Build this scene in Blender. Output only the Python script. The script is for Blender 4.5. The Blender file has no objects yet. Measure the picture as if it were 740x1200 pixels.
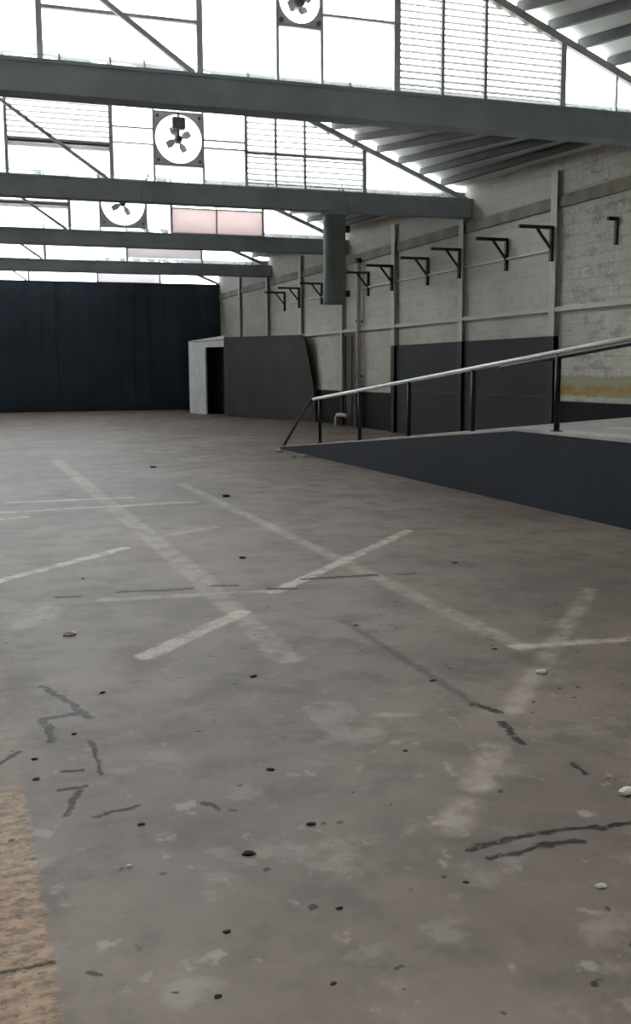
import bpy, bmesh, math, random
from mathutils import Vector, Matrix
random.seed(7)
S = bpy.context.scene
COL = S.collection

# ------------------------------------------------------------------ helpers
def lin(r, g=None, b=None):
    if g is None: g = b = r
    f = lambda c: (c/255/12.92) if c/255 <= .04045 else ((c/255+.055)/1.055)**2.4
    return (f(r), f(g), f(b), 1)

class MB:
    """collects shapes and links them as one mesh object"""
    def __init__(s): s.bm = bmesh.new()
    def hexa(s, p):
        v = [s.bm.verts.new(q) for q in p]
        for f in ((0,3,2,1),(4,5,6,7),(0,1,5,4),(1,2,6,5),(2,3,7,6),(3,0,4,7)):
            s.bm.faces.new([v[i] for i in f])
        return s
    def box(s, x0, x1, y0, y1, z0, z1):
        return s.hexa([(x0,y0,z0),(x1,y0,z0),(x1,y1,z0),(x0,y1,z0),(x0,y0,z1),(x1,y0,z1),(x1,y1,z1),(x0,y1,z1)])
    def bar(s, a, b, w, t, up=(0,0,1)):
        a, b = Vector(a), Vector(b); d = (b-a).normalized()
        u = Vector(up); r = d.cross(u)
        if r.length < 1e-4: r = d.cross(Vector((0,1,0)))
        r.normalize(); u = r.cross(d).normalized()
        q = [(-1,-1),(1,-1),(1,1),(-1,1)]
        P = [a + r*(i*w/2) + u*(j*t/2) for i,j in q] + [b + r*(i*w/2) + u*(j*t/2) for i,j in q]
        return s.hexa(P)
    def prism(s, poly, d):
        """poly: planar list of 3D points, d: extrusion vector"""
        d = Vector(d); n = len(poly)
        a = [s.bm.verts.new(p) for p in poly]; b = [s.bm.verts.new(Vector(p)+d) for p in poly]
        s.bm.faces.new(a[::-1]); s.bm.faces.new(b)
        for i in range(n): s.bm.faces.new((a[i], a[(i+1)%n], b[(i+1)%n], b[i]))
        return s
    def tube(s, pts, r, n=12, cap=True):
        pts = [Vector(p) for p in pts]; rings = []
        for i, p in enumerate(pts):
            d = (pts[min(i+1,len(pts)-1)] - pts[max(i-1,0)]).normalized()
            u = Vector((0,0,1)) if abs(d.z) < .95 else Vector((0,1,0))
            a = d.cross(u).normalized(); b = a.cross(d)
            rr = r[i] if isinstance(r, (list, tuple)) else r
            rings.append([s.bm.verts.new(p + a*(rr*math.cos(2*math.pi*k/n)) + b*(rr*math.sin(2*math.pi*k/n))) for k in range(n)])
        for i in range(len(rings)-1):
            for k in range(n):
                s.bm.faces.new((rings[i][k], rings[i][(k+1)%n], rings[i+1][(k+1)%n], rings[i+1][k]))
        if cap: s.bm.faces.new(rings[0][::-1]); s.bm.faces.new(rings[-1])
        return s
    def build(s, name, mat, parent=None, bevel=0, smooth=False, origin=None):
        bm = s.bm
        bmesh.ops.recalc_face_normals(bm, faces=bm.faces[:])
        if bevel: bmesh.ops.bevel(bm, geom=bm.edges[:], offset=bevel, segments=2, affect='EDGES', profile=.5)
        if origin is not None: bmesh.ops.translate(bm, verts=bm.verts[:], vec=-Vector(origin))
        me = bpy.data.meshes.new(name); bm.to_mesh(me); bm.free()
        if smooth:
            for f in me.polygons: f.use_smooth = True
        me.materials.append(mat)
        o = bpy.data.objects.new(name, me); COL.objects.link(o)
        if origin is not None: o.location = origin
        if parent: o.parent = parent
        return o

def tag(o, label=None, cat=None, group=None, kind=None):
    if label: o['label'] = label
    if cat: o['category'] = cat
    if group: o['group'] = group
    if kind: o['kind'] = kind
    return o
def empty(name, loc=(0,0,0), rz=0):
    o = bpy.data.objects.new(name, None); COL.objects.link(o); o.location = loc; o.rotation_euler.z = rz
    o.empty_display_size = .2
    return o
def copy_tree(o, parent=None):
    c = o.copy(); COL.objects.link(c); c.parent = parent
    for ch in [x for x in COL.objects if x.parent == o]: copy_tree(ch, c)
    return c

# ------------------------------------------------------------------ material nodes
class NT:
    def __init__(s, name):
        s.m = bpy.data.materials.new(name); s.m.use_nodes = True; s.t = s.m.node_tree
        s.t.nodes.clear(); s.out = s.t.nodes.new('ShaderNodeOutputMaterial')
        s.P = None
    def n(s, ty, **k):
        x = s.t.nodes.new(ty)
        for a, v in k.items(): setattr(x, a, v)
        return x
    def link(s, a, b): s.t.links.new(a, b)
    def setin(s, sock, v):
        if isinstance(v, bpy.types.NodeSocket): s.link(v, sock)
        else: sock.default_value = v
    def math(s, op, a, b=0., c=None, clamp=False):
        x = s.n('ShaderNodeMath', operation=op, use_clamp=clamp)
        s.setin(x.inputs[0], a); s.setin(x.inputs[1], b)
        if c is not None: s.setin(x.inputs[2], c)
        return x.outputs[0]
    def vm(s, op, a, b=None, scale=None):
        x = s.n('ShaderNodeVectorMath', operation=op)
        s.setin(x.inputs[0], a)
        if b is not None: s.setin(x.inputs[1], b)
        if scale is not None: s.setin(x.inputs['Scale'], scale)
        return x.outputs['Value'] if op in ('LENGTH','DOT_PRODUCT','DISTANCE') else x.outputs['Vector']
    def pos(s):
        if s.P is None: s.P = s.n('ShaderNodeTexCoord').outputs['Object']
        return s.P
    def noise(s, scale, detail=4, rough=.6, vec=None, color=False, stretch=None):
        v = vec or s.pos()
        if stretch: v = s.vm('MULTIPLY', v, stretch)
        x = s.n('ShaderNodeTexNoise'); s.link(v, x.inputs['Vector'])
        x.inputs['Scale'].default_value = scale; x.inputs['Detail'].default_value = detail; x.inputs['Roughness'].default_value = rough
        return x.outputs['Color'] if color else x.outputs['Fac']
    def ramp(s, f, a, b):           # smooth 0..1 between a and b
        x = s.n('ShaderNodeMapRange', interpolation_type='SMOOTHSTEP')
        s.setin(x.inputs['Value'], f); x.inputs['From Min'].default_value = a; x.inputs['From Max'].default_value = b
        return x.outputs['Result']
    def mix(s, f, a, b, blend='MIX'):
        x = s.n('ShaderNodeMix', data_type='RGBA', blend_type=blend)
        s.setin(x.inputs[0], f); s.setin(x.inputs[6], a); s.setin(x.inputs[7], b)
        return x.outputs[2]
    def sep(s, v=None):
        x = s.n('ShaderNodeSeparateXYZ'); s.link(v or s.pos(), x.inputs[0]); return x.outputs
    def principled(s, col, rough=.7, metal=0., bump=None, bstr=.3, bdist=.02, spec=.5):
        b = s.n('ShaderNodeBsdfPrincipled')
        s.setin(b.inputs['Base Color'], col); s.setin(b.inputs['Roughness'], rough); s.setin(b.inputs['Metallic'], metal)
        b.inputs['Specular IOR Level'].default_value = spec
        if bump is not None:
            k = s.n('ShaderNodeBump'); k.inputs['Strength'].default_value = bstr; k.inputs['Distance'].default_value = bdist
            s.link(bump, k.inputs['Height']); s.link(k.outputs[0], b.inputs['Normal'])
        s.link(b.outputs[0], s.out.inputs[0])
        return s.m

def paint(name, c, rough=.6, metal=0., var=.18, scale=2.5, bstr=.15, spec=.4):
    N = NT(name)
    f = N.noise(scale, 5, .65)
    dark = tuple(x*(1-var*1.6) for x in c[:3]) + (1,); lite = tuple(min(1, x*(1+var)) for x in c[:3]) + (1,)
    f2 = N.noise(scale*9, 3, .6)
    col = N.mix(N.ramp(f, .3, .7), dark, lite)
    return N.principled(col, rough, metal, f2, bstr, .01, spec)

# ------------------------------------------------------------------ dimensions (metres)
WX = 10.82                       # right wall
Y0, ST = 16.94, 3.686            # first wall column and column spacing
YB = {n: Y0 + n*ST - .32 for n in (-5,-3,-1,1,3,5,7)}   # beam lines
ZB, ZT = 4.84, 5.235             # beam underside / top
XR, ZR, SL, ZCAP = 10.5, 5.25, .40, 7.4
XL, XC = -8.0, 1.4
def prof(x):                     # underside of the rafter line
    d = min(XR - x, x - (2*XC - XR))
    return min(ZCAP, ZR + SL*max(0, d))

# ------------------------------------------------------------------ materials
M = {}
M['beam'] = paint('beam_paint', lin(164,176,181), .75, 0, .10, 1.2)
M['steel'] = paint('old_grey_steel', lin(95,98,96), .6, 0, .2, 3)
M['dark_steel'] = paint('dark_steel', lin(52,54,54), .55, 0, .2, 4)
M['purlin'] = paint('dark_purlin', lin(62,64,64), .7, 0, .2, 3)
M['mullion'] = paint('glazing_bar', lin(190,190,188), .6, 0, .10, 3)
M['sheet'] = paint('fibre_cement_sheet', lin(205,205,200), .8, 0, .08, .8)
M['black_paint'] = paint('black_rail_paint', lin(26,27,28), .45, 0, .2, 5)
M['rail'] = paint('bare_pale_rail', lin(238,238,234), .3, 0, .08, 6)
M['navy'] = paint('navy_cladding_paint', lin(62,74,86), .7, 0, .15, .5)
M['ramp_paint'] = paint('dark_blue_ramp_paint', lin(31,38,50), .75, 0, .12, .7)
M['panel'] = paint('dark_panel_paint', lin(28,32,34), .75, 0, .10, .8)
M['booth'] = paint('brown_grey_board', lin(82,76,73), .8, 0, .10, .8)
M['booth_frame'] = paint('pale_frame', lin(240,242,244), .7, 0, .06, 2)
M['duct'] = paint('green_grey_duct', lin(112,122,116), .5, 0, .08, 2)
M['door'] = paint('brown_door', lin(74,62,54), .7, 0, .12, 2)
M['stone'] = paint('dark_chip', lin(48,44,42), .9, 0, .3, 30)
M['white_chip'] = paint('white_chip', lin(225,222,215), .8, 0, .1, 30)
M['wire'] = paint('pale_cable', lin(170,170,165), .6, 0, .1, 10)
M['fan_plate'] = paint('fan_plate', lin(215,215,212), .6, 0, .1, 5)
M['fan_dark'] = paint('fan_dark', lin(110,116,112), .6, 0, .15, 8)
M['fan_blade'] = paint('fan_blade', lin(200,200,198), .5, 0, .1, 8)
M['plain_wall'] = paint('plain_wall', lin(150,146,140), .85, 0, .12, 1.0)

def glass(name, tint, clear):
    N = NT(name)
    tr = N.n('ShaderNodeBsdfTransparent'); tr.inputs[0].default_value = tint
    tl = N.n('ShaderNodeBsdfTranslucent'); tl.inputs[0].default_value = tint
    gl = N.n('ShaderNodeBsdfGlossy'); gl.inputs['Roughness'].default_value = .08
    f = N.noise(1.5, 4)
    m1 = N.n('ShaderNodeMixShader'); N.setin(m1.inputs[0], N.math('MULTIPLY', f, 2*(1-clear), clamp=True)); N.link(tr.outputs[0], m1.inputs[1]); N.link(tl.outputs[0], m1.inputs[2])
    m2 = N.n('ShaderNodeMixShader'); m2.inputs[0].default_value = .05; N.link(m1.outputs[0], m2.inputs[1]); N.link(gl.outputs[0], m2.inputs[2])
    N.link(m2.outputs[0], N.out.inputs[0]); return N.m
M['glass'] = glass('dusty_window_glass', (.97,.98,.98,1), .88)

def translucent(name, c, t):
    N = NT(name)
    f = N.noise(2.2, 4); col = N.mix(f, tuple(x*.88 for x in c[:3])+(1,), c)
    d = N.n('ShaderNodeBsdfDiffuse'); l = N.n('ShaderNodeBsdfTranslucent')
    N.link(col, d.inputs[0]); N.link(col, l.inputs[0])
    m = N.n('ShaderNodeMixShader'); m.inputs[0].default_value = t
    N.link(d.outputs[0], m.inputs[1]); N.link(l.outputs[0], m.inputs[2]); N.link(m.outputs[0], N.out.inputs[0]); return N.m
M['slat'] = translucent('white_plastic_slat', (.76,.76,.75,1), .42)
M['pink'] = translucent('pink_translucent_sheet', (.86,.77,.76,1), .48)
M['grey_sheet'] = translucent('pale_grey_translucent_sheet', (.80,.77,.78,1), .42)

# --- floor: worn concrete with old painted lanes, hatch lines, joints and cracks
def floor_material():
    N = NT('worn_concrete_floor'); P = N.pos()
    X, Y, Z = N.sep()
    wob = N.vm('SUBTRACT', N.noise(3.0, 3, .6, color=True), (.5,.5,.5))
    wob2 = N.vm('SUBTRACT', N.noise(14.0, 3, .6, color=True), (.5,.5,.5))
    PL = N.vm('ADD', P, N.vm('SCALE', wob2, scale=.085))
    PC = N.vm('ADD', N.vm('ADD', P, N.vm('SCALE', wob, scale=.09)), N.vm('SCALE', wob2, scale=.06))
    def seg(p, a, b, w, soft):
        a3, b3 = Vector((a[0],a[1],0)), Vector((b[0],b[1],0)); d = b3-a3
        sub = N.vm('SUBTRACT', p, tuple(a3))
        t = N.math('MULTIPLY', N.vm('DOT_PRODUCT', sub, tuple(d)), 1/d.length_squared, clamp=True)
        q = N.vm('SUBTRACT', sub, N.vm('SCALE', tuple(d), scale=t))
        return N.ramp(N.vm('LENGTH', q), w/2+soft, w/2-soft if w/2 > soft else 0)
    def union(L):
        r = L[0]
        for x in L[1:]: r = N.math('MAXIMUM', r, x)
        return r
    # flat distance: drop the wobble's z
    PL = N.vm('MULTIPLY', PL, (1,1,0)); PC = N.vm('MULTIPLY', PC, (1,1,0))
    base_n = N.noise(.55, 6, .62); mid_n = N.noise(2.6, 5, .65); fine = N.noise(22, 5, .7)
    col = N.mix(N.ramp(base_n, .32, .68), lin(*FLOOR_A), lin(*FLOOR_B))
    col = N.mix(N.math('MULTIPLY', N.ramp(mid_n, .44, .66), .60), col, lin(*FLOOR_C))
    col = N.mix(N.math('MULTIPLY', N.ramp(fine, .5, .8), .25), col, lin(98,90,85))
    # pale worn blotches, thicker in the foreground on the right
    s1 = N.noise(7.5, 4, .55, vec=N.vm('ADD', P, (31.7,4.2,0)), stretch=(1,.8,1)); s2 = N.noise(3.1, 5, .6, vec=N.vm('ADD', P, (3.3,17.1,0)))
    near = N.ramp(Y, 5.5, 2.6)
    spm = N.math('MAXIMUM', N.ramp(s1, .60, .70), N.math('MULTIPLY', N.ramp(s2, .55, .68), .6))
    col = N.mix(N.math('MULTIPLY', N.math('MULTIPLY', spm, N.math('MULTIPLY_ADD', near, .8, .2)), .50), col, lin(186,176,166))
    # grey-green grime patches
    col = N.mix(N.math('MULTIPLY', N.ramp(N.noise(1.1, 4, .6, stretch=(1,1.3,1)), .55, .7), .25), col, lin(98,95,82))
    # painted lines
    bright = [((.50,12.18),(2.75,12.30),.17), ((.60,13.09),(2.09,13.04),.13), ((-.4,11.3),(.69,11.70),.14),
              ((.10,7.95),(1.42,9.27),.12), ((.97,5.63),(1.75,6.45),.13), ((2.15,6.98),(4.25,9.23),.11), ((3.02,5.06),(4.2,4.93),.09)]
    dull = [((1.75,19.0),(1.76,7.63),.20), ((1.75,7.63),(1.70,5.3),.17), ((3.05,14.4),(3.05,5.05),.14), ((1.71,9.73),(2.5,10.2),.12),
            ((4.33,6.23),(2.43,4.10),.11), ((2.12,3.70),(1.85,3.36),.12), ((1.72,3.22),(1.58,3.07),.12), ((.95,7.17),(2.1,7.04),.10), ((1.8,4.25),(1.95,4.20),.05)]
    wear = N.ramp(N.noise(5.0, 5, .72), .38, .58)
    mb = N.math('MULTIPLY', union([seg(PL, *s, .022) for s in bright]), N.math('MULTIPLY_ADD', wear, .75, .3))
    md = N.math('MULTIPLY', union([seg(PL, *s, .035) for s in dull]), N.math('MULTIPLY_ADD', wear, .75, .25))
    col = N.mix(N.math('MULTIPLY', mb, LINE_B), col, lin(226,212,198))
    col = N.mix(N.math('MULTIPLY', md, LINE_D), col, lin(208,194,180))
    # pale mended patches
    pm = union([seg(PL, (1.62,4.42),(1.62,4.05),.24,.02), seg(PL, (.50,7.0),(.42,6.6),.28,.03)])
    col = N.mix(N.math('MULTIPLY', N.math('MULTIPLY', pm, wear), .22), col, lin(196,186,178))
    # yellow edge band
    ex = N.sep(PL)
    band = N.math('MULTIPLY', N.ramp(ex[0], .20, .17), N.ramp(ex[0], -.42, -.38))
    rich = N.ramp(ex[1], 4.02, 3.88)
    bl = N.ramp(N.noise(20, 5, .75, stretch=(.7,1.3,1)), .36, .62)
    bc = N.mix(bl, lin(118,98,82), lin(190,156,124))
    bc = N.mix(N.math('MULTIPLY', N.ramp(N.noise(30, 3, .6), .58, .66), .8), bc, lin(96,78,64))
    fac = N.math('MULTIPLY', band, N.math('MULTIPLY_ADD', rich, .62, .25))
    col = N.mix(fac, col, bc)
    # joints, cracks
    cr = [((.64,7.38),(.78,7.33),.05),((1.10,7.38),(1.60,7.32),.065),((1.78,7.35),(1.94,7.29),.06),((2.16,7.10),(2.34,7.03),.05),((2.51,7.34),(3.07,7.30),.065),((3.25,7.23),(3.39,7.24),.03),
          ((2.32,4.22),(2.36,4.10),.04),((2.30,3.96),(2.24,3.69),.03),((2.32,3.42),(2.31,3.31),.02),
          ((1.57,2.90),(2.06,2.90),.024),((2.06,2.88),(2.6,2.86),.028),((1.60,2.81),(1.80,2.815),.020),((1.80,2.82),(1.95,2.81),.026),
          ((.37,5.25),(.52,4.70),.03),((.48,4.76),(.33,4.74),.035),((.33,4.72),(.34,4.42),.03),((.50,4.36),(.49,3.98),.018),((.34,4.06),(.42,4.05),.02),
          ((.33,3.88),(.42,3.89),.022),((.40,3.86),(.32,3.64),.022),((.41,3.59),(.57,3.62),.02),((.06,4.15),(.20,4.33),.02),((-.2,2.68),(.185,2.70),.014),((.81,3.57),(.85,3.49),.016)]
    cm = N.math('MULTIPLY', union([seg(PC, a, b, w*1.2, .009) for a, b, w in cr]), N.math('MULTIPLY_ADD', N.ramp(N.noise(16, 4, .75), .32, .48), .8, .2))
    joint = N.math('MULTIPLY', seg(PC, (2.31,6.0),(2.31,4.2),.05,.03), .5)
    col = N.mix(N.math('MULTIPLY', N.math('MAXIMUM', cm, joint), .95), col, lin(24,17,13))
    dk = N.n('ShaderNodeTexVoronoi'); dk.inputs['Scale'].default_value = 7.5; N.link(N.vm('ADD', P, N.vm('SCALE', wob2, scale=.08)), dk.inputs['Vector'])
    dm = N.math('MULTIPLY', N.ramp(dk.outputs['Distance'], .13, .07), N.ramp(N.noise(2.3, 2), .47, .56))
    col = N.mix(N.math('MULTIPLY', dm, .85), col, lin(44,38,35))
    hb = N.math('SUBTRACT', N.math('ADD', N.math('MULTIPLY', fine, .25), N.math('MULTIPLY', mid_n, .4)), N.math('MULTIPLY', cm, .9))
    rough = N.math('MULTIPLY_ADD', mid_n, .25, .45)
    return N.principled(col, rough, 0, hb, .35, .015, .2)
FLOOR_A, FLOOR_B, FLOOR_C = (116,102,94), (144,129,119), (100,90,83)
LINE_B, LINE_D = .62, .40
M['floor'] = floor_material()

def wall_material():
    N = NT('painted_block_wall'); X, Y, Z = N.sep()
    v = N.n('ShaderNodeCombineXYZ'); N.link(Y, v.inputs[0]); N.link(Z, v.inputs[1])
    br = N.n('ShaderNodeTexBrick'); N.link(v.outputs[0], br.inputs['Vector'])
    br.inputs['Scale'].default_value = 1; br.inputs['Brick Width'].default_value = .40; br.inputs['Row Height'].default_value = .2
    br.inputs['Mortar Size'].default_value = .012; br.inputs['Mortar Smooth'].default_value = .4
    br.inputs['Color1'].default_value = (1,1,1,1); br.inputs['Color2'].default_value = (.9,.9,.9,1); br.inputs['Mortar'].default_value = (.45,.45,.45,1)
    rough_zone = N.ramp(Y, 16.95, 16.85)                                   # bare flaking blocks in the nearest bay
    big = N.noise(.7, 5, .6); mid = N.noise(3.2, 6, .7, stretch=(1,.7,1.6)); fine = N.noise(13, 4, .7)
    col = N.mix(N.ramp(big, .3, .7), lin(*WALL_A), lin(*WALL_B))
    col = N.mix(N.math('MULTIPLY', N.ramp(mid, .50, .66), N.math('MULTIPLY_ADD', rough_zone, .35, .30)), col, lin(*WALL_D))
    col = N.mix(N.math('MULTIPLY', N.ramp(fine, .56, .68), N.math('MULTIPLY_ADD', rough_zone, .6, .12)), col, lin(232,230,222))
    col = N.mix(N.math('MULTIPLY_ADD', rough_zone, .20, .08), col, br.outputs[0], 'MULTIPLY')
    # cooler grey tone over the upper courses of the far bays
    up = N.math('MULTIPLY', N.ramp(N.math('ADD', Z, N.math('MULTIPLY', big, .5)), 3.6, 3.9), N.ramp(Y, 17, 17.4))
    col = N.mix(N.math('MULTIPLY', up, .30), col, lin(150,156,152))
    # ochre band low on the nearest bay
    zz = N.math('ADD', Z, N.math('MULTIPLY', N.math('SUBTRACT', fine, .5), .16))
    olive = N.math('MULTIPLY', N.math('MULTIPLY', N.ramp(zz, 1.08, 1.12), N.ramp(zz, 1.50, 1.44)), rough_zone)
    col = N.mix(N.math('MULTIPLY', olive, .85), col, lin(160,156,128))
    och = N.math('MULTIPLY', N.math('MULTIPLY', N.ramp(zz, 1.08, 1.14), N.ramp(zz, 1.34, 1.24)), rough_zone)
    col = N.mix(N.math('MULTIPLY', och, N.ramp(N.noise(4, 4, .7, stretch=(1,.4,1)), .36, .56)), col, lin(172,136,74))
    # dark dado
    dado = N.math('MULTIPLY', N.ramp(Z, 1.01, .985), N.ramp(Y, 30.5, 30.3))
    col = N.mix(dado, col, lin(24,26,28))
    h = N.math('ADD', N.math('MULTIPLY', br.outputs['Fac'], -.5), N.math('MULTIPLY', mid, .8))
    return N.principled(col, .85, 0, h, .5, .02, .25)
WALL_A, WALL_B, WALL_D = (190,186,176), (210,205,195), (142,137,127)
M['wall'] = wall_material()

def zpaint(name, ca, cb, z):      # column steel, repainted dark up to height z
    N = NT(name); X, Y, Z = N.sep()
    f = N.noise(3, 4); k = N.mix(f, tuple(x*.85 for x in ca[:3])+(1,), ca)
    col = N.mix(N.ramp(Z, z+.015, z-.015), k, cb)
    return N.principled(col, .6, 0, N.noise(20, 3), .12, .01, .4)
M['column'] = zpaint('grey_column', lin(205,203,196), lin(34,36,37), 1.0)
M['column_dark'] = zpaint('column_two_tone', lin(210,208,200), lin(24,26,27), 2.21)

def concrete_top():
    N = NT('pale_dusty_concrete')
    col = N.mix(N.ramp(N.noise(1.6, 5, .65), .35, .65), lin(176,172,168), lin(206,202,198))
    col = N.mix(N.math('MULTIPLY', N.ramp(N.noise(7, 4, .7), .56, .66), .5), col, lin(120,114,108))
    return N.principled(col, .8, 0, N.noise(12, 4), .2, .01, .3)
M['concrete_top'] = concrete_top()

# ------------------------------------------------------------------ setting
YBACK, YREAR = 42.42, -9.2
def structure(o): return tag(o, kind='structure')
structure(MB().box(XL-.2, WX+.2, YREAR-.2, YBACK+.2, -.25, 0).build('floor', M['floor']))
structure(MB().box(WX, WX+.25, YREAR-.2, YBACK+.2, 0, 5.75).build('wall_right', M['wall']))
structure(MB().box(XL-.25, XL, YREAR-.2, YBACK+.2, 0, 5.75).build('wall_left', M['plain_wall']))
structure(MB().box(XL, WX, YREAR-.25, YREAR, 0, 7.6).build('wall_rear', M['plain_wall']))
wb = MB().box(XL, WX, YBACK, YBACK+.25, 0, 5.16)
wback = structure(wb.build('wall_back', M['navy']))
ribs = MB()
x = XL+.3
while x < WX-.2:
    ribs.box(x, x+.05, YBACK-.03, YBACK, 0, 5.14); x += .62
ribs.build('cladding_rib', M['navy'], wback)

# ledges running along the right wall
structure(MB().box(WX-.10, WX, -3, YBACK, 2.655, 2.745).build('trim_1', M['column'], bevel=.01))
structure(MB().box(WX-.05, WX, Y0, 33, 3.79, 3.84).build('trim_2', M['column'], bevel=.008))
structure(MB().box(WX-.05, WX, -3, YBACK, 4.54, 4.76).build('trim_3', paint('weathered_ledge', lin(138,133,120), .85, 0, .2, 1.5), bevel=.01))

# ------------------------------------------------------------------ roof: one ruled sheet per bay on purlins
purl_x = [10.22 - .5*i for i in range(11)]
flat_x = [4.2, 3.0, 1.8, .6, -.6, -1.8]
left_x = [2*XC - q for q in purl_x[::2]]
ceil = empty('ceiling', (1.4, 20, 5.3)); structure(ceil)
lines = [-5,-3,-1,1,3,5,7]
def parent_keep(o, p):
    o.parent = p; o.matrix_parent_inverse = Matrix.Translation(-Vector(p.location))
for n0, n1 in zip([None]+lines[:-1], lines):
    ya = (YREAR if n0 is None else YB[n0]) + .36
    yb = YB[n1] + .34
    za = 5.16
    bm = bmesh.new()
    xs = [XL-.25] + [XL+.1+ (WX+.15-XL-.1)*i/46 for i in range(47)]
    NY = 6
    grid = []
    for x in xs:
        row = []
        for j in range(NY+1):
            t = j/NY
            z = (za*(1-t) + (prof(x)+.09)*t) + .205 + .018*math.sin(j*2.1)
            if x > WX-.3 or x < XL+.2: z = max(z, 5.40)
            row.append(bm.verts.new((x, ya+(yb-ya)*t, z)))
        grid.append(row)
    for i in range(len(xs)-1):
        for j in range(NY):
            bm.faces.new((grid[i][j], grid[i+1][j], grid[i+1][j+1], grid[i][j+1]))
    me = bpy.data.meshes.new('roof_sheet'); bm.to_mesh(me); bm.free(); me.materials.append(M['sheet'])
    o = bpy.data.objects.new('roof_sheet', me); COL.objects.link(o)
    sm = o.modifiers.new('thick', 'SOLIDIFY'); sm.thickness = .025; sm.offset = 1
    parent_keep(o, ceil)
    if n0 is None: continue
    vis = n1 in (-1, 1, 3)
    xs_p = purl_x + (flat_x + left_x if n1 < 5 and n1 > -3 else [])
    for q in (purl_x if n1 >= 5 else xs_p if n1 >= -1 else purl_x[::3]):
        o = MB().bar((q, ya, za+.125), (q, yb-.05, prof(q)+.215), .08, .13).build('purlin', M['purlin'])
        parent_keep(o, ceil)

# ------------------------------------------------------------------ beams
beam_labels = {
 -1: 'nearest grey roof beam, the deepest in view, crossing the whole picture top',
  1: 'second grey roof beam back, carrying the green-grey vertical duct',
  3: 'third grey roof beam back, passing behind the hanging duct',
  5: 'fourth and farthest grey roof beam, above the dark booth',
 -3: 'grey roof beam overhead before the nearest visible one',
 -5: 'grey roof beam overhead at the near end of the hall'}
for n in (-5, -3, -1, 1, 3, 5):
    r = empty('roof_beam', (1.4, YB[n], ZB)); tag(r, beam_labels[n], 'beam', 'roof beams across the hall')
    b = MB().box(XL, WX, YB[n], YB[n]+.32, ZB, ZT-.02).build('beam_body', M['beam'], bevel=.012); parent_keep(b, r)
    b = MB().box(XL, WX, YB[n]-.015, YB[n]+.32, ZT-.05, ZT).build('sill', M['beam'], bevel=.006); parent_keep(b, r)
    if n in (-1, 1):
        for x in ((1.42, 2.02, 2.42, 3.72, 5.1) if n == -1 else (1.85, 2.85, 4.6, 6.2, 7.75)):
            k = random.uniform(.06, .11)
            b = MB().tube([(x, YB[n]+.03, ZT-.01), (x+random.uniform(-.02,.02), YB[n]+.03, ZT+k)], .014, 8).build('bolt', M['mullion']); parent_keep(b, r)

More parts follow.
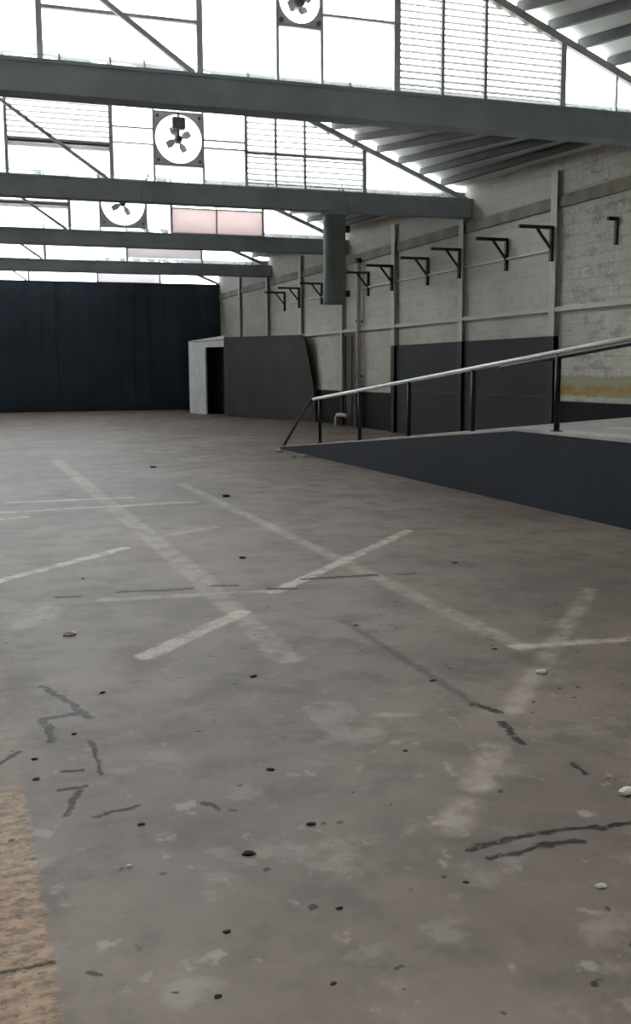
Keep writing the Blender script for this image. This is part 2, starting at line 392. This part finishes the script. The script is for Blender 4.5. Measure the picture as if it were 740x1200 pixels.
# ------------------------------------------------------------------ glazed gables above the beams
def gable(n, idx):
    yg = YB[n] + .14
    w = empty('window_%d' % idx, (1.4, yg, ZT)); structure(w)
    detail = n >= -1
    z0 = 5.16 if n == 7 else ZT
    def add(mb, name, mat, **k):
        o = mb.build(name, mat, **k); parent_keep(o, w); return o
    def pane(xa, xb, za=None, zb=None, name='glass_pane', mat=None, dy=0):
        """glass between two bars, its head cut by the rafter"""
        za = z0 if za is None else za
        ks = [xa] + [q for q in (2*XC-XR, 2*XC-5.125, 5.125) if xa < q < xb] + [xb]
        top = [(q, min(prof(q), zb if zb else 99)) for q in ks]
        if max(t for _, t in top) - za < .03: return
        poly = [(xa, yg+dy, za), (xb, yg+dy, za)] + [(q, yg+dy, max(t, za+.005)) for q, t in reversed(top)]
        add(MB().prism(poly, (0, .008, 0)), name, mat or M['glass'])
    def mull(x, za=None, zb=None, w_=.05):
        za = z0 if za is None else za
        t = min(prof(x), zb if zb else 99)
        if t-za > .03: add(MB().box(x-w_/2, x+w_/2, yg-.04, yg+.04, za, t), 'mullion', M['mullion'])
    def trans(xa, xb, z, h=.04):
        add(MB().box(xa, xb, yg-.03, yg+.03, z-h/2, z+h/2), 'transom', M['mullion'])
    def louvre(xa, xb, za, name='louvre', pitch=.095):
        mb = MB(); z = za + .02
        while z < min(max(prof(xa), prof(xb)), 7.0) - .05:
            # slat clipped by the rafter
            a, b = xa, xb
            if prof(xb) < z + .06: b = XR - (z + .06 - ZR)/SL
            if b - a > .05:
                mb.hexa([(a,yg-.03,z),(b,yg-.03,z),(b,yg+.05,z+.05),(a,yg+.05,z+.05),
                         (a,yg-.03,z+.012),(b,yg-.03,z+.012),(b,yg+.05,z+.062),(a,yg+.05,z+.062)])
            z += pitch
        add(mb, name, M['slat'])
    # rafters and head
    add(MB().bar((XR+.3, yg, ZR-.12+.06), (5.05, yg, ZCAP+.05), .10, .10, (0,1,0)), 'rafter', M['mullion'])
    add(MB().bar((2*XC-XR-.3, yg, ZR-.06), (2*XC-5.05, yg, ZCAP+.05), .10, .10, (0,1,0)), 'rafter', M['mullion'])
    add(MB().box(2*XC-5.1, 5.1, yg-.05, yg+.05, ZCAP, ZCAP+.1), 'rafter', M['mullion'])
    if not detail:
        for a, b in ((-7.6,-3.5),(-3.5,1.2),(1.2,5.8),(5.8,10.45)): pane(a, b); mull(b)
        return
    # left of the view
    pane(-7.6, -3.4); mull(-3.4); pane(-3.4, -.8); mull(-.8); pane(-.8, 1.2); mull(1.2, w_=.06 if n > -1 else .07)
    # 1.2 .. 3.13 louvre above a clear light, with the diagonal brace
    trans(1.2, 3.13, 5.86)
    if n == -1: pane(1.2, 3.13)
    else: pane(1.2, 3.13, zb=5.85); louvre(1.2, 3.13, 5.87); add(MB().box(1.2,3.13,yg-.03,yg+.03,5.76,5.92), 'sill_board', M['grey_sheet'])
    add(MB().bar((-.1, yg-.07, 7.38), (3.04, yg-.07, z0), .06, .06, (0,1,0)), 'brace', M['mullion'])
    mull(3.13, w_=.075)
    fan = {-1: (4.44, 6.25, .27, .30), 1: (4.44, 6.07, .46, .49), 3: (4.52, 5.97, .57, .61)}.get(n)
    if fan:
        fx, fz, fr, fh = fan
        pane(3.13, fx-fh); 
        if n == 1: trans(3.13, fx-fh, 6.23, .025); trans(3.13, fx-fh, 5.94, .02)
        mull(fx-fh, w_=.035)
        pane(fx-fh, fx+fh, zb=fz-fh); pane(fx-fh, fx+fh, za=fz+fh)
        trans(fx-fh, fx+fh, fz-fh); trans(fx-fh, fx+fh, fz+fh)
        mull(fx+fh, w_=.035)
        pane(fx+fh, 5.8)
        if n == 1: trans(fx+fh, 5.8, 6.09, .03); trans(fx+fh, 5.8, 5.94, .03)
        if n == -1: trans(fx+fh, 5.8, 6.12, .03)
    else:
        pane(3.13, 4.6); pane(4.6, 5.8)
    mull(5.8, w_=.09 if n == -1 else .06)
    if n in (-1, 1):
        louvre(5.83, 8.32, z0, pitch=.085 if n == -1 else .11)
        for q in ((6.47, 7.12) if n == -1 else (6.42, 7.04)): mull(q, w_=.045)
        if n == 1: trans(5.8, 8.35, 5.90, .035)
    elif n == 3:
        pane(5.8, 8.32, zb=5.92, name='pink_sheet', mat=M['pink']); trans(5.8, 8.32, 5.91, .03); pane(5.8, 8.32, za=5.93)
        mull(7.04, w_=.03); trans(5.8, 8.32, z0+.02, .04)
    else:
        pane(5.8, 8.32, za=z0+ (.14 if n == 5 else 0), zb=6.3, name='grey_sheet', mat=M['grey_sheet'])
        if n == 5: pane(5.8, 8.32, zb=z0+.14)
    mull(8.35, w_=.085 if n < 3 else .06)
    pane(8.35, 10.45)
    if n == -1: mull(9.24, w_=.03)
for i, n in enumerate((-1, 1, 3, 5, 7, -3, -5)): gable(n, i+1)

# ------------------------------------------------------------------ extractor fans in the gables
def make_fan(n, fx, fz, fr, fh, label):
    y = YB[n] + .14
    r = empty('extractor_fan', (fx, y, fz)); tag(r, label, 'fan', 'extractor fans in the roof glazing')
    bm = bmesh.new(); K = 48; rings = []
    for yy in (-.035, .035):
        inn = [bm.verts.new((fr*math.cos(2*math.pi*k/K), yy, fr*math.sin(2*math.pi*k/K))) for k in range(K)]
        out = []
        for k in range(K):
            c, s = math.cos(2*math.pi*k/K), math.sin(2*math.pi*k/K); q = (fh-.02)/max(abs(c), abs(s)); out.append(bm.verts.new((c*q, yy, s*q)))
        rings.append((inn, out))
    for k in range(K):
        j = (k+1) % K
        for inn, out in rings: bm.faces.new((inn[k], inn[j], out[j], out[k]))
        bm.faces.new((rings[0][0][k], rings[0][0][j], rings[1][0][j], rings[1][0][k]))
        bm.faces.new((rings[0][1][k], rings[0][1][j], rings[1][1][j], rings[1][1][k]))
    mb = MB(); mb.bm.free(); mb.bm = bm
    mb.build('fan_frame', M['fan_plate'], r)
    for sx in (-1, 1):
        for sz in (-1, 1):
            q = fh*.84; MB().tube([(sx*q, -.035, sz*q), (sx*q, -.06, sz*q)], .03, 10).build('bolt', M['fan_dark'], r)
    MB().tube([(0,-.06,0),(0,-.04,0),(0,.10,0),(0,.12,0)], [.03,.075,.075,.03], 16).build('hub', M['fan_dark'], r, smooth=True)
    for k in range(4):
        a = .5 + k*math.pi/2; d = Vector((math.cos(a), 0, math.sin(a))); t = Vector((-math.sin(a), 0, math.cos(a)))
        L = fr*.58; P = []
        for u, wd, tw in ((.06,.03,.03),(L*.6,.075,.025),(L,.06,.02)):
            P.append([d*u - t*wd + Vector((0,-tw,0)), d*u + t*wd + Vector((0,tw,0))])
        bm2 = bmesh.new(); vs = [[bm2.verts.new(q + Vector((0,e,0))) for q in row] for row in P for e in (0,)]
        vt = [[bm2.verts.new(q + Vector((0,.008,0))) for q in row] for row in P]
        for A in (vs, vt):
            for i in range(2): bm2.faces.new((A[i][0], A[i][1], A[i+1][1], A[i+1][0]))
        for i in range(2):
            for e in (0,1): bm2.faces.new((vs[i][e], vs[i+1][e], vt[i+1][e], vt[i][e]))
        for i in (0,2): bm2.faces.new((vs[i][0], vs[i][1], vt[i][1], vt[i][0]))
        mb = MB(); mb.bm.free(); mb.bm = bm2; mb.build('blade', M['fan_blade'], r)
    z1 = fr*.36
    MB().box(-fr*.3, fr*.26, -.16, .02, z1, fr*.86).build('motor', M['fan_dark'], r, bevel=.03)
    MB().box(-.02, .02, -.05, -.02, 0, fh).build('bracket', M['fan_dark'], r)
    return r
make_fan(1, 4.44, 6.07, .46, .49, 'round extractor fan in the second row of glazing, whole ring in view')
make_fan(3, 4.52, 5.97, .57, .61, 'round extractor fan in the third row of glazing, upper part behind a beam')
make_fan(-1, 4.44, 6.25, .27, .30, 'small dark extractor fan in the nearest glazing at the top edge of the picture')

# ------------------------------------------------------------------ wall columns (H section) along the right wall
ordn = ['nearest', 'second', 'third', 'fourth', 'fifth', 'sixth']
col_extra = {0: 'at the right edge of the dark wall panels', 1: 'between the two dark wall panels', 2: 'at the far edge of the dark wall panels',
             3: 'directly below the hanging duct', 4: 'just past the hanging duct', 5: 'behind the brown booth'}
def make_column(y, z1, mat, name='wall_column', w=.20, d=.11, z0=0):
    r = empty(name, (WX, y, 0))
    a = MB(); a.box(-d, -d+.016, -w/2, w/2, z0, z1); a.box(-d, 0, -.012, .012, z0, z1); a.box(-.014, 0, -w/2, w/2, z0, z1)
    a.build('shaft', mat, r)
    MB().box(-d-.04, 0, -w/2-.05, w/2+.05, z0, z0+.018).build('base_plate', mat, r)
    return r
for n in range(0, 7):
    c = make_column(Y0+n*ST, 5.22, M['column_dark'] if n in (0,1,2) else M['column'])
    if n < 0: lab = 'steel wall column nearest the viewer beside the raised platform'
    elif n > 5: lab = 'farthest steel wall column by the navy back wall'
    else: lab = '%s steel wall column in view, %s' % (ordn[n], col_extra[n])
    tag(c, lab, 'column', 'steel columns on the block wall')
pp = empty('wall_pipe', (WX, 26.61, 0)); tag(pp, 'dark vertical pipe on the block wall just right of the hanging duct', 'pipe')
MB().tube([(-.12,0,0),(-.12,0,4.55)], .07, 14).build('pipe_run', M['column'], pp, smooth=True)
MB().tube([(-.12,0,4.5),(-.12,0,4.62)], .085, 14).build('pipe_cap', M['dark_steel'], pp)
for z in (1.4, 2.9, 4.2): MB().box(-.2, 0, -.025, .025, z, z+.05).build('clamp', M['dark_steel'], pp)

# dark sheet panels between the columns
for a, b, lab in ((Y0+.11, Y0+ST-.11, 'dark flat wall panel behind the handrail, the nearer of two'),
                  (Y0+ST+.11, Y0+2*ST-.11, 'dark flat wall panel behind the handrail, the farther of two')):
    r = empty('wall_panel', (WX, (a+b)/2, 0)); tag(r, lab, 'panel', 'dark panels on the right wall')
    h = (b-a)/2
    MB().box(-.05, 0, -h, h, .0, 2.21).build('sheet', M['panel'], r)
    MB().box(-.062, -.05, -h, h, 1.06, 1.075).build('seam', M['dark_steel'], r)

# narrow brown door between the fourth column and the pipe
d = empty('door_1', (WX, 27.3, 0)); structure(d)
MB().box(-.04, 0, -.50, .50, 0, 2.58).build('door_leaf', M['door'], d)
f = MB(); f.box(-.07,0,-.56,-.48,0,2.62); f.box(-.07,0,.48,.56,0,2.62); f.box(-.07,0,-.56,.56,2.56,2.64); f.box(-.06,0,-.03,.03,0,2.58)
f.build('door_frame', M['dark_steel'], d)

# ------------------------------------------------------------------ wall brackets
def make_bracket(x):
    r = empty('wall_bracket', (x, 0, 0))
    MB().box(-.06, 0, -.035, .035, 3.58, 4.22).build('upright', M['dark_steel'], r)
    MB().box(-.72, 0, -.03, .03, 4.165, 4.225).build('arm', M['dark_steel'], r)
    MB().bar((-.34, 0, 4.17), (-.03, 0, 3.80), .04, .045, (0,1,0)).build('brace', M['dark_steel'], r)
    return r
bracket_lab = {0:'dark steel wall bracket on the nearest column, highest in the row', .5:'second dark steel wall bracket from the right, alone between two columns',
 1:'third dark steel wall bracket from the right, on the column by the beam end', 1.5:'fourth dark steel wall bracket from the right, midway between columns',
 2:'fifth dark steel wall bracket from the right, at the far dark panel edge', 2.5:'dark steel wall bracket beside the vertical pipe',
 3.5:'first dark steel wall bracket left of the hanging duct', 4:'second dark steel wall bracket left of the hanging duct', 4.5:'farthest dark steel wall bracket in view, above the booth'}
proto = None
for k, lab in bracket_lab.items():
    on_col = abs(k-round(k)) < .01
    o = make_bracket(0) if proto is None else copy_tree(proto)
    if proto is None: proto = o
    o.location = (WX - (.112 if on_col else 0), Y0 + k*ST + (-.12 if on_col else 0) + (.12 if on_col else 0), 0)
    tag(o, lab, 'bracket', 'steel brackets along the right wall')
st = empty('bracket_stub', (WX, 15.12, 0)); tag(st, 'broken bracket stub on bare blocks near the right picture edge', 'bracket')
MB().box(-.05, 0, -.03, .03, 3.68, 4.12).build('upright', M['dark_steel'], st)
MB().box(-.20, 0, -.03, .03, 4.08, 4.14).build('arm', M['dark_steel'], st)

# ------------------------------------------------------------------ hanging duct under the second beam
dc = empty('hanging_duct', (7.72, YB[1]+.24, ZB)); tag(dc, 'green-grey vertical duct hanging from the second roof beam', 'duct')
rr = .235
MB().tube([(0,0,.0),(0,0,-1.84),(0,0,-1.87)], [rr, rr, rr-.03], 32).build('duct_body', M['duct'], dc, smooth=False)
MB().tube([(0,0,-1.78),(0,0,-1.83)], rr+.012, 32).build('bottom_collar', M['duct'], dc)
MB().tube([(0,0,0),(0,0,-.06)], rr+.05, 32).build('top_flange', M['beam'], dc)
for z in (-.30, -1.62):
    MB().box(rr-.02, rr+.10, -.05, .05, z-.09, z+.04).build('clamp', M['dark_steel'], dc)

# loose cables on the second beam
for x, s, lab in ((3.72, 1, 'pale loose cable looped over the left part of the second roof beam'), (7.86, -1, 'pale loose cable looped over the second roof beam above the duct')):
    y = YB[1]-.03
    tag(MB().tube([(x+.13*s*.6, y, 5.36), (x+.10*s*.6, y, 5.27), (x, y-.01, 5.18), (x-.05*s, y-.01, 5.04), (x-.07*s, y, 4.88)], .016, 8).build('loose_cable', M['wire']), lab, 'cable', 'loose cables on the second beam')

# ------------------------------------------------------------------ loading ramp with platform
XF = 6.34
rp = empty('loading_ramp', (XF, 10.75, 0)); tag(rp, 'dark blue sided loading ramp rising to a pale concrete platform', 'ramp')
WXR = WX - .16
YC, YW = 10.75, 13.2             # oblique crest: at the edge and at the wall
body = MB(); bm = body.bm
def V(x, y, z): return bm.verts.new((x-XF, y-10.75, z))
ze = .035
a0, a1, a2, a3 = V(XF,20.1,0), V(XF,20.1,ze), V(XF,YC,.865), V(XF,-4,.865)
a4 = V(XF,-4,0)
b0, b1, b2, b3, b4 = V(WXR,20.1,0), V(WXR,20.1,ze), V(WXR,YW,.865), V(WXR,-4,.865), V(WXR,-4,0)
bm.faces.new((a0,a1,a2,a3,a4)); bm.faces.new((b0,b4,b3,b2,b1)); bm.faces.new((a1,b1,b2,a2)); bm.faces.new((a2,b2,b3,a3)); bm.faces.new((a4,a3,b3,b4)); bm.faces.new((a0,b0,b1,a1)); bm.faces.new((a0,a4,b4,b0))
body.build('ramp_body', M['ramp_paint'], rp)
top = MB(); bm = top.bm
V = lambda x, y, z: (x-XF, y-10.75, z)
top.prism([V(XF-.01,-4,.866), V(WXR,-4,.866), V(WXR,YW,.866), V(XF-.01,YC,.866)], (0,0,.035))
top.build('platform_top', M['concrete_top'], rp)
top = MB(); top.hexa([V(XF-.005,20.1,ze+.001), V(WXR,20.1,ze+.001), V(WXR,YW,.866), V(XF-.005,YC,.866), V(XF-.005,20.1,ze+.012), V(WXR,20.1,ze+.012), V(WXR,YW,.90), V(XF-.005,YC,.90)])
top.build('ramp_top', M['concrete_top'], rp)

# handrail on the ramp's edge
hx = XF + .06
hr = empty('handrail', (hx, 18.18, 0)); tag(hr, 'pale sloping pipe handrail on black posts along the ramp edge', 'handrail')
zr_ = lambda y: 1.06 + (18.18 - y)*.0878
def ztop(y): return .90 if y < YC+.04 else ze + (20.1 - y)/(20.1 - YC)*(.866-ze) + .02
MB().tube([(0, 0, zr_(18.18)), (0, 5.4-18.18, zr_(5.4))], .029, 14).build('top_rail', M['rail'], hr, smooth=True)
MB().tube([(0, 11.2-18.18, zr_(11.2)-.05), (0, 5.4-18.18, zr_(5.4)-.05)], .03, 12).build('dark_underside', M['black_paint'], hr, smooth=True)  # black bar added for the dark underside of the rail's near end
MB().tube([(0, 0, 1.06), (0, .25, .98), (0, 1.70, .16), (0, 1.86, ztop(20.04)-.01)], .03, 12).build('end_brace', M['black_paint'], hr, smooth=True)
for y in (17.81, 15.86, 13.90, 11.92, 9.95, 7.98, 6.0):
    p_ = MB().tube([(0, y-18.18, ztop(y)-.015), (0, y-18.18, zr_(y)-.02)], .033, 12).build('post', M['black_paint'], hr, smooth=True)
    MB().box(-.05, .05, y-18.18-.05, y-18.18+.05, ztop(y)-.015, ztop(y)+.012).build('foot_plate', M['black_paint'], p_)

# bent white pipe end low on the wall behind the rail
tag(MB().tube([(WX-.25, 27.2, .30),(WX-.25, 27.5, .33),(WX-.25, 27.9, .31),(WX-.25, 28.02, .2),(WX-.25, 28.02, .0)], .055, 10).build('bent_pipe', M['white_chip'], smooth=True),
    'short bent white pipe low on the wall behind the first rail post', 'pipe')

# ------------------------------------------------------------------ booth in the far right corner
A = Vector((8.60, 38.66, 0)); B = Vector((9.22, 35.3, 0)); C = Vector((10.64, 30.1, 0)); D = Vector((10.62, 38.7, 0))
bt = empty('corner_booth', (9.8, 36, 0)); tag(bt, 'brown-grey booth with a pale door frame in the far right corner', 'booth')
def badd(mb, name, mat, par=None):
    o = mb.build(name, mat); parent_keep(o, bt); return o
def on(P, Q, t, z): return tuple(P + (Q-P)*t + Vector((0,0,z)))
nBC = Vector((-(C-B).y, (C-B).x, 0)).normalized() * .06
nAB = Vector((-(B-A).y, (B-A).x, 0)).normalized() * .06
front = [(0,0),(1.005,0),(1.0,.65),(.985,1.17),(.953,1.7),(.905,2.50),(.88,2.64),(.85,2.70),(0,2.76)]
badd(MB().prism([on(B,C,t,z) for t, z in front], nBC), 'front_board', M['booth'])
badd(MB().prism([on(A,B,t,z) for t, z in ((0,0),(.45,0),(.45,2.48),(0,2.52))], nAB), 'door_jamb', M['booth_frame'])
badd(MB().prism([on(A,B,t,z) for t, z in ((0,2.47),(.93,2.43),(.93,2.82),(0,2.71))], nAB), 'door_lintel', M['booth_frame'])
badd(MB().prism([on(A,B,t,z) for t, z in ((.925,0),(1.0,0),(1.0,2.77),(.925,2.77))], nAB), 'corner_post', M['booth'])
badd(MB().prism([on(A,D,t,z) for t, z in ((0,0),(1,0),(1,2.7),(0,2.7))], (0,.06,0)), 'back_board', M['booth'])
roof = [on(A,B,0,2.66), on(A,B,1,2.66), on(B,C,.86,2.66), (10.60, 31.0, 2.66), on(A,D,1,2.66)]
badd(MB().prism(roof, (0,0,.03)), 'roof_board', M['booth'])
badd(MB().prism([on(A,B,t,z) for t, z in ((.46,.01),(.92,.01),(.92,2.42),(.46,2.46))], nAB*2).__class__().prism([tuple(Vector(on(A,B,t,z)) + Vector((.5,0,0))) for t, z in ((.2,.01),(.95,.01),(.95,2.42),(.2,2.46))], (.04,0,0)), 'opening_shade', M['panel'])  # dark sheet stands in for the shade inside the door opening

# ------------------------------------------------------------------ debris on the floor
def chip(s, seed):
    rnd = random.Random(seed); bm = bmesh.new(); bmesh.ops.create_icosphere(bm, subdivisions=2, radius=1)
    for v in bm.verts:
        v.co *= rnd.uniform(.75, 1.15); v.co.x *= s[0]; v.co.y *= s[1]; v.co.z = max(v.co.z, -.45)*s[2]
    zmin = min(v.co.z for v in bm.verts)
    for v in bm.verts: v.co.z -= zmin
    me = bpy.data.meshes.new('stone_chip'); bm.to_mesh(me); bm.free(); return me
dark_pts = [(1.43,5.04,.026),(3.13,16.98,.075),(3.26,12.66,.075),(3.89,7.52,.03),(2.34,5.86,.022),(1.14,3.79,.022),(.86,3.12,.03),(.64,5.04,.022),(.25,4.24,.018),(.24,4.02,.02),(.44,4.49,.018),
            (.67,2.68,.016),(1.02,2.69,.014),(1.45,2.70,.012),(.90,7.99,.018),(2.30,8.39,.04),(.87,2.34,.013),(.57,2.39,.014),(2.88,5.06,.02),(.56,3.47,.018),(1.13,3.26,.022),(1.74,3.79,.015),(2.28,4.64,.022)]
for i, (x, y, s) in enumerate(dark_pts):
    s *= .55; me = chip((s*1.5, s, s*.45), i); me.materials.append(M['stone'])
    o = bpy.data.objects.new('stone_chip', me); COL.objects.link(o); o.location = (x, y, 0); o.rotation_euler.z = random.uniform(-.6, .6)
    tag(o, 'small dark stone chip lying loose on the bare concrete floor', 'stone', 'dark chips on the floor')
for i, (x, y, s) in enumerate([(6.18,18.07,.055),(6.10,19.39,.05),(.61,6.27,.03),(2.88,4.56,.025),(.47,3.17,.008),(5.94,17.97,.03),(1.83,2.53,.014),(2.34,3.10,.028)]):
    me = chip((s*1.5, s, s*.6), 50+i); me.materials.append(M['white_chip'])
    o = bpy.data.objects.new('plaster_crumb', me); COL.objects.link(o); o.location = (x, y, 0); o.rotation_euler.z = random.uniform(-.6, .6)
    tag(o, 'small white plaster crumb lying loose on the concrete floor', 'crumb', 'white crumbs on the floor')

# ------------------------------------------------------------------ sky, camera, view
W = bpy.data.worlds.new('World'); S.world = W; W.use_nodes = True
bg = W.node_tree.nodes['Background']; bg.inputs[0].default_value = (.93, .97, 1.0, 1); bg.inputs[1].default_value = 5.0

F, YAW, PITCH, ROLL = 1199.06, .339976, .137808, .005833
fw = Vector((math.sin(YAW)*math.cos(PITCH), math.cos(YAW)*math.cos(PITCH), -math.sin(PITCH)))
r = Vector((math.cos(YAW), -math.sin(YAW), 0)); u = r.cross(fw)
R2 = r*math.cos(ROLL) - u*math.sin(ROLL); U2 = r*math.sin(ROLL) + u*math.cos(ROLL)
cd = bpy.data.cameras.new('camera'); cam = bpy.data.objects.new('camera', cd); COL.objects.link(cam)
m = Matrix.Identity(4)
for i in range(3): m[i][0], m[i][1], m[i][2] = R2[i], U2[i], -fw[i]
m.translation = (0, 0, 1.6); cam.matrix_world = m
cd.sensor_fit = 'VERTICAL'; cd.sensor_height = 36; cd.lens = F*36/1200; cd.clip_end = 500
S.camera = cam
S.view_settings.view_transform = 'Standard'; S.view_settings.look = 'None'; S.view_settings.gamma = 1
S.view_settings.use_curve_mapping = False; S.view_settings.exposure = .75
S.cycles.max_bounces = 14; S.cycles.diffuse_bounces = 8; S.cycles.transparent_max_bounces = 16
S.cycles.use_denoising = True
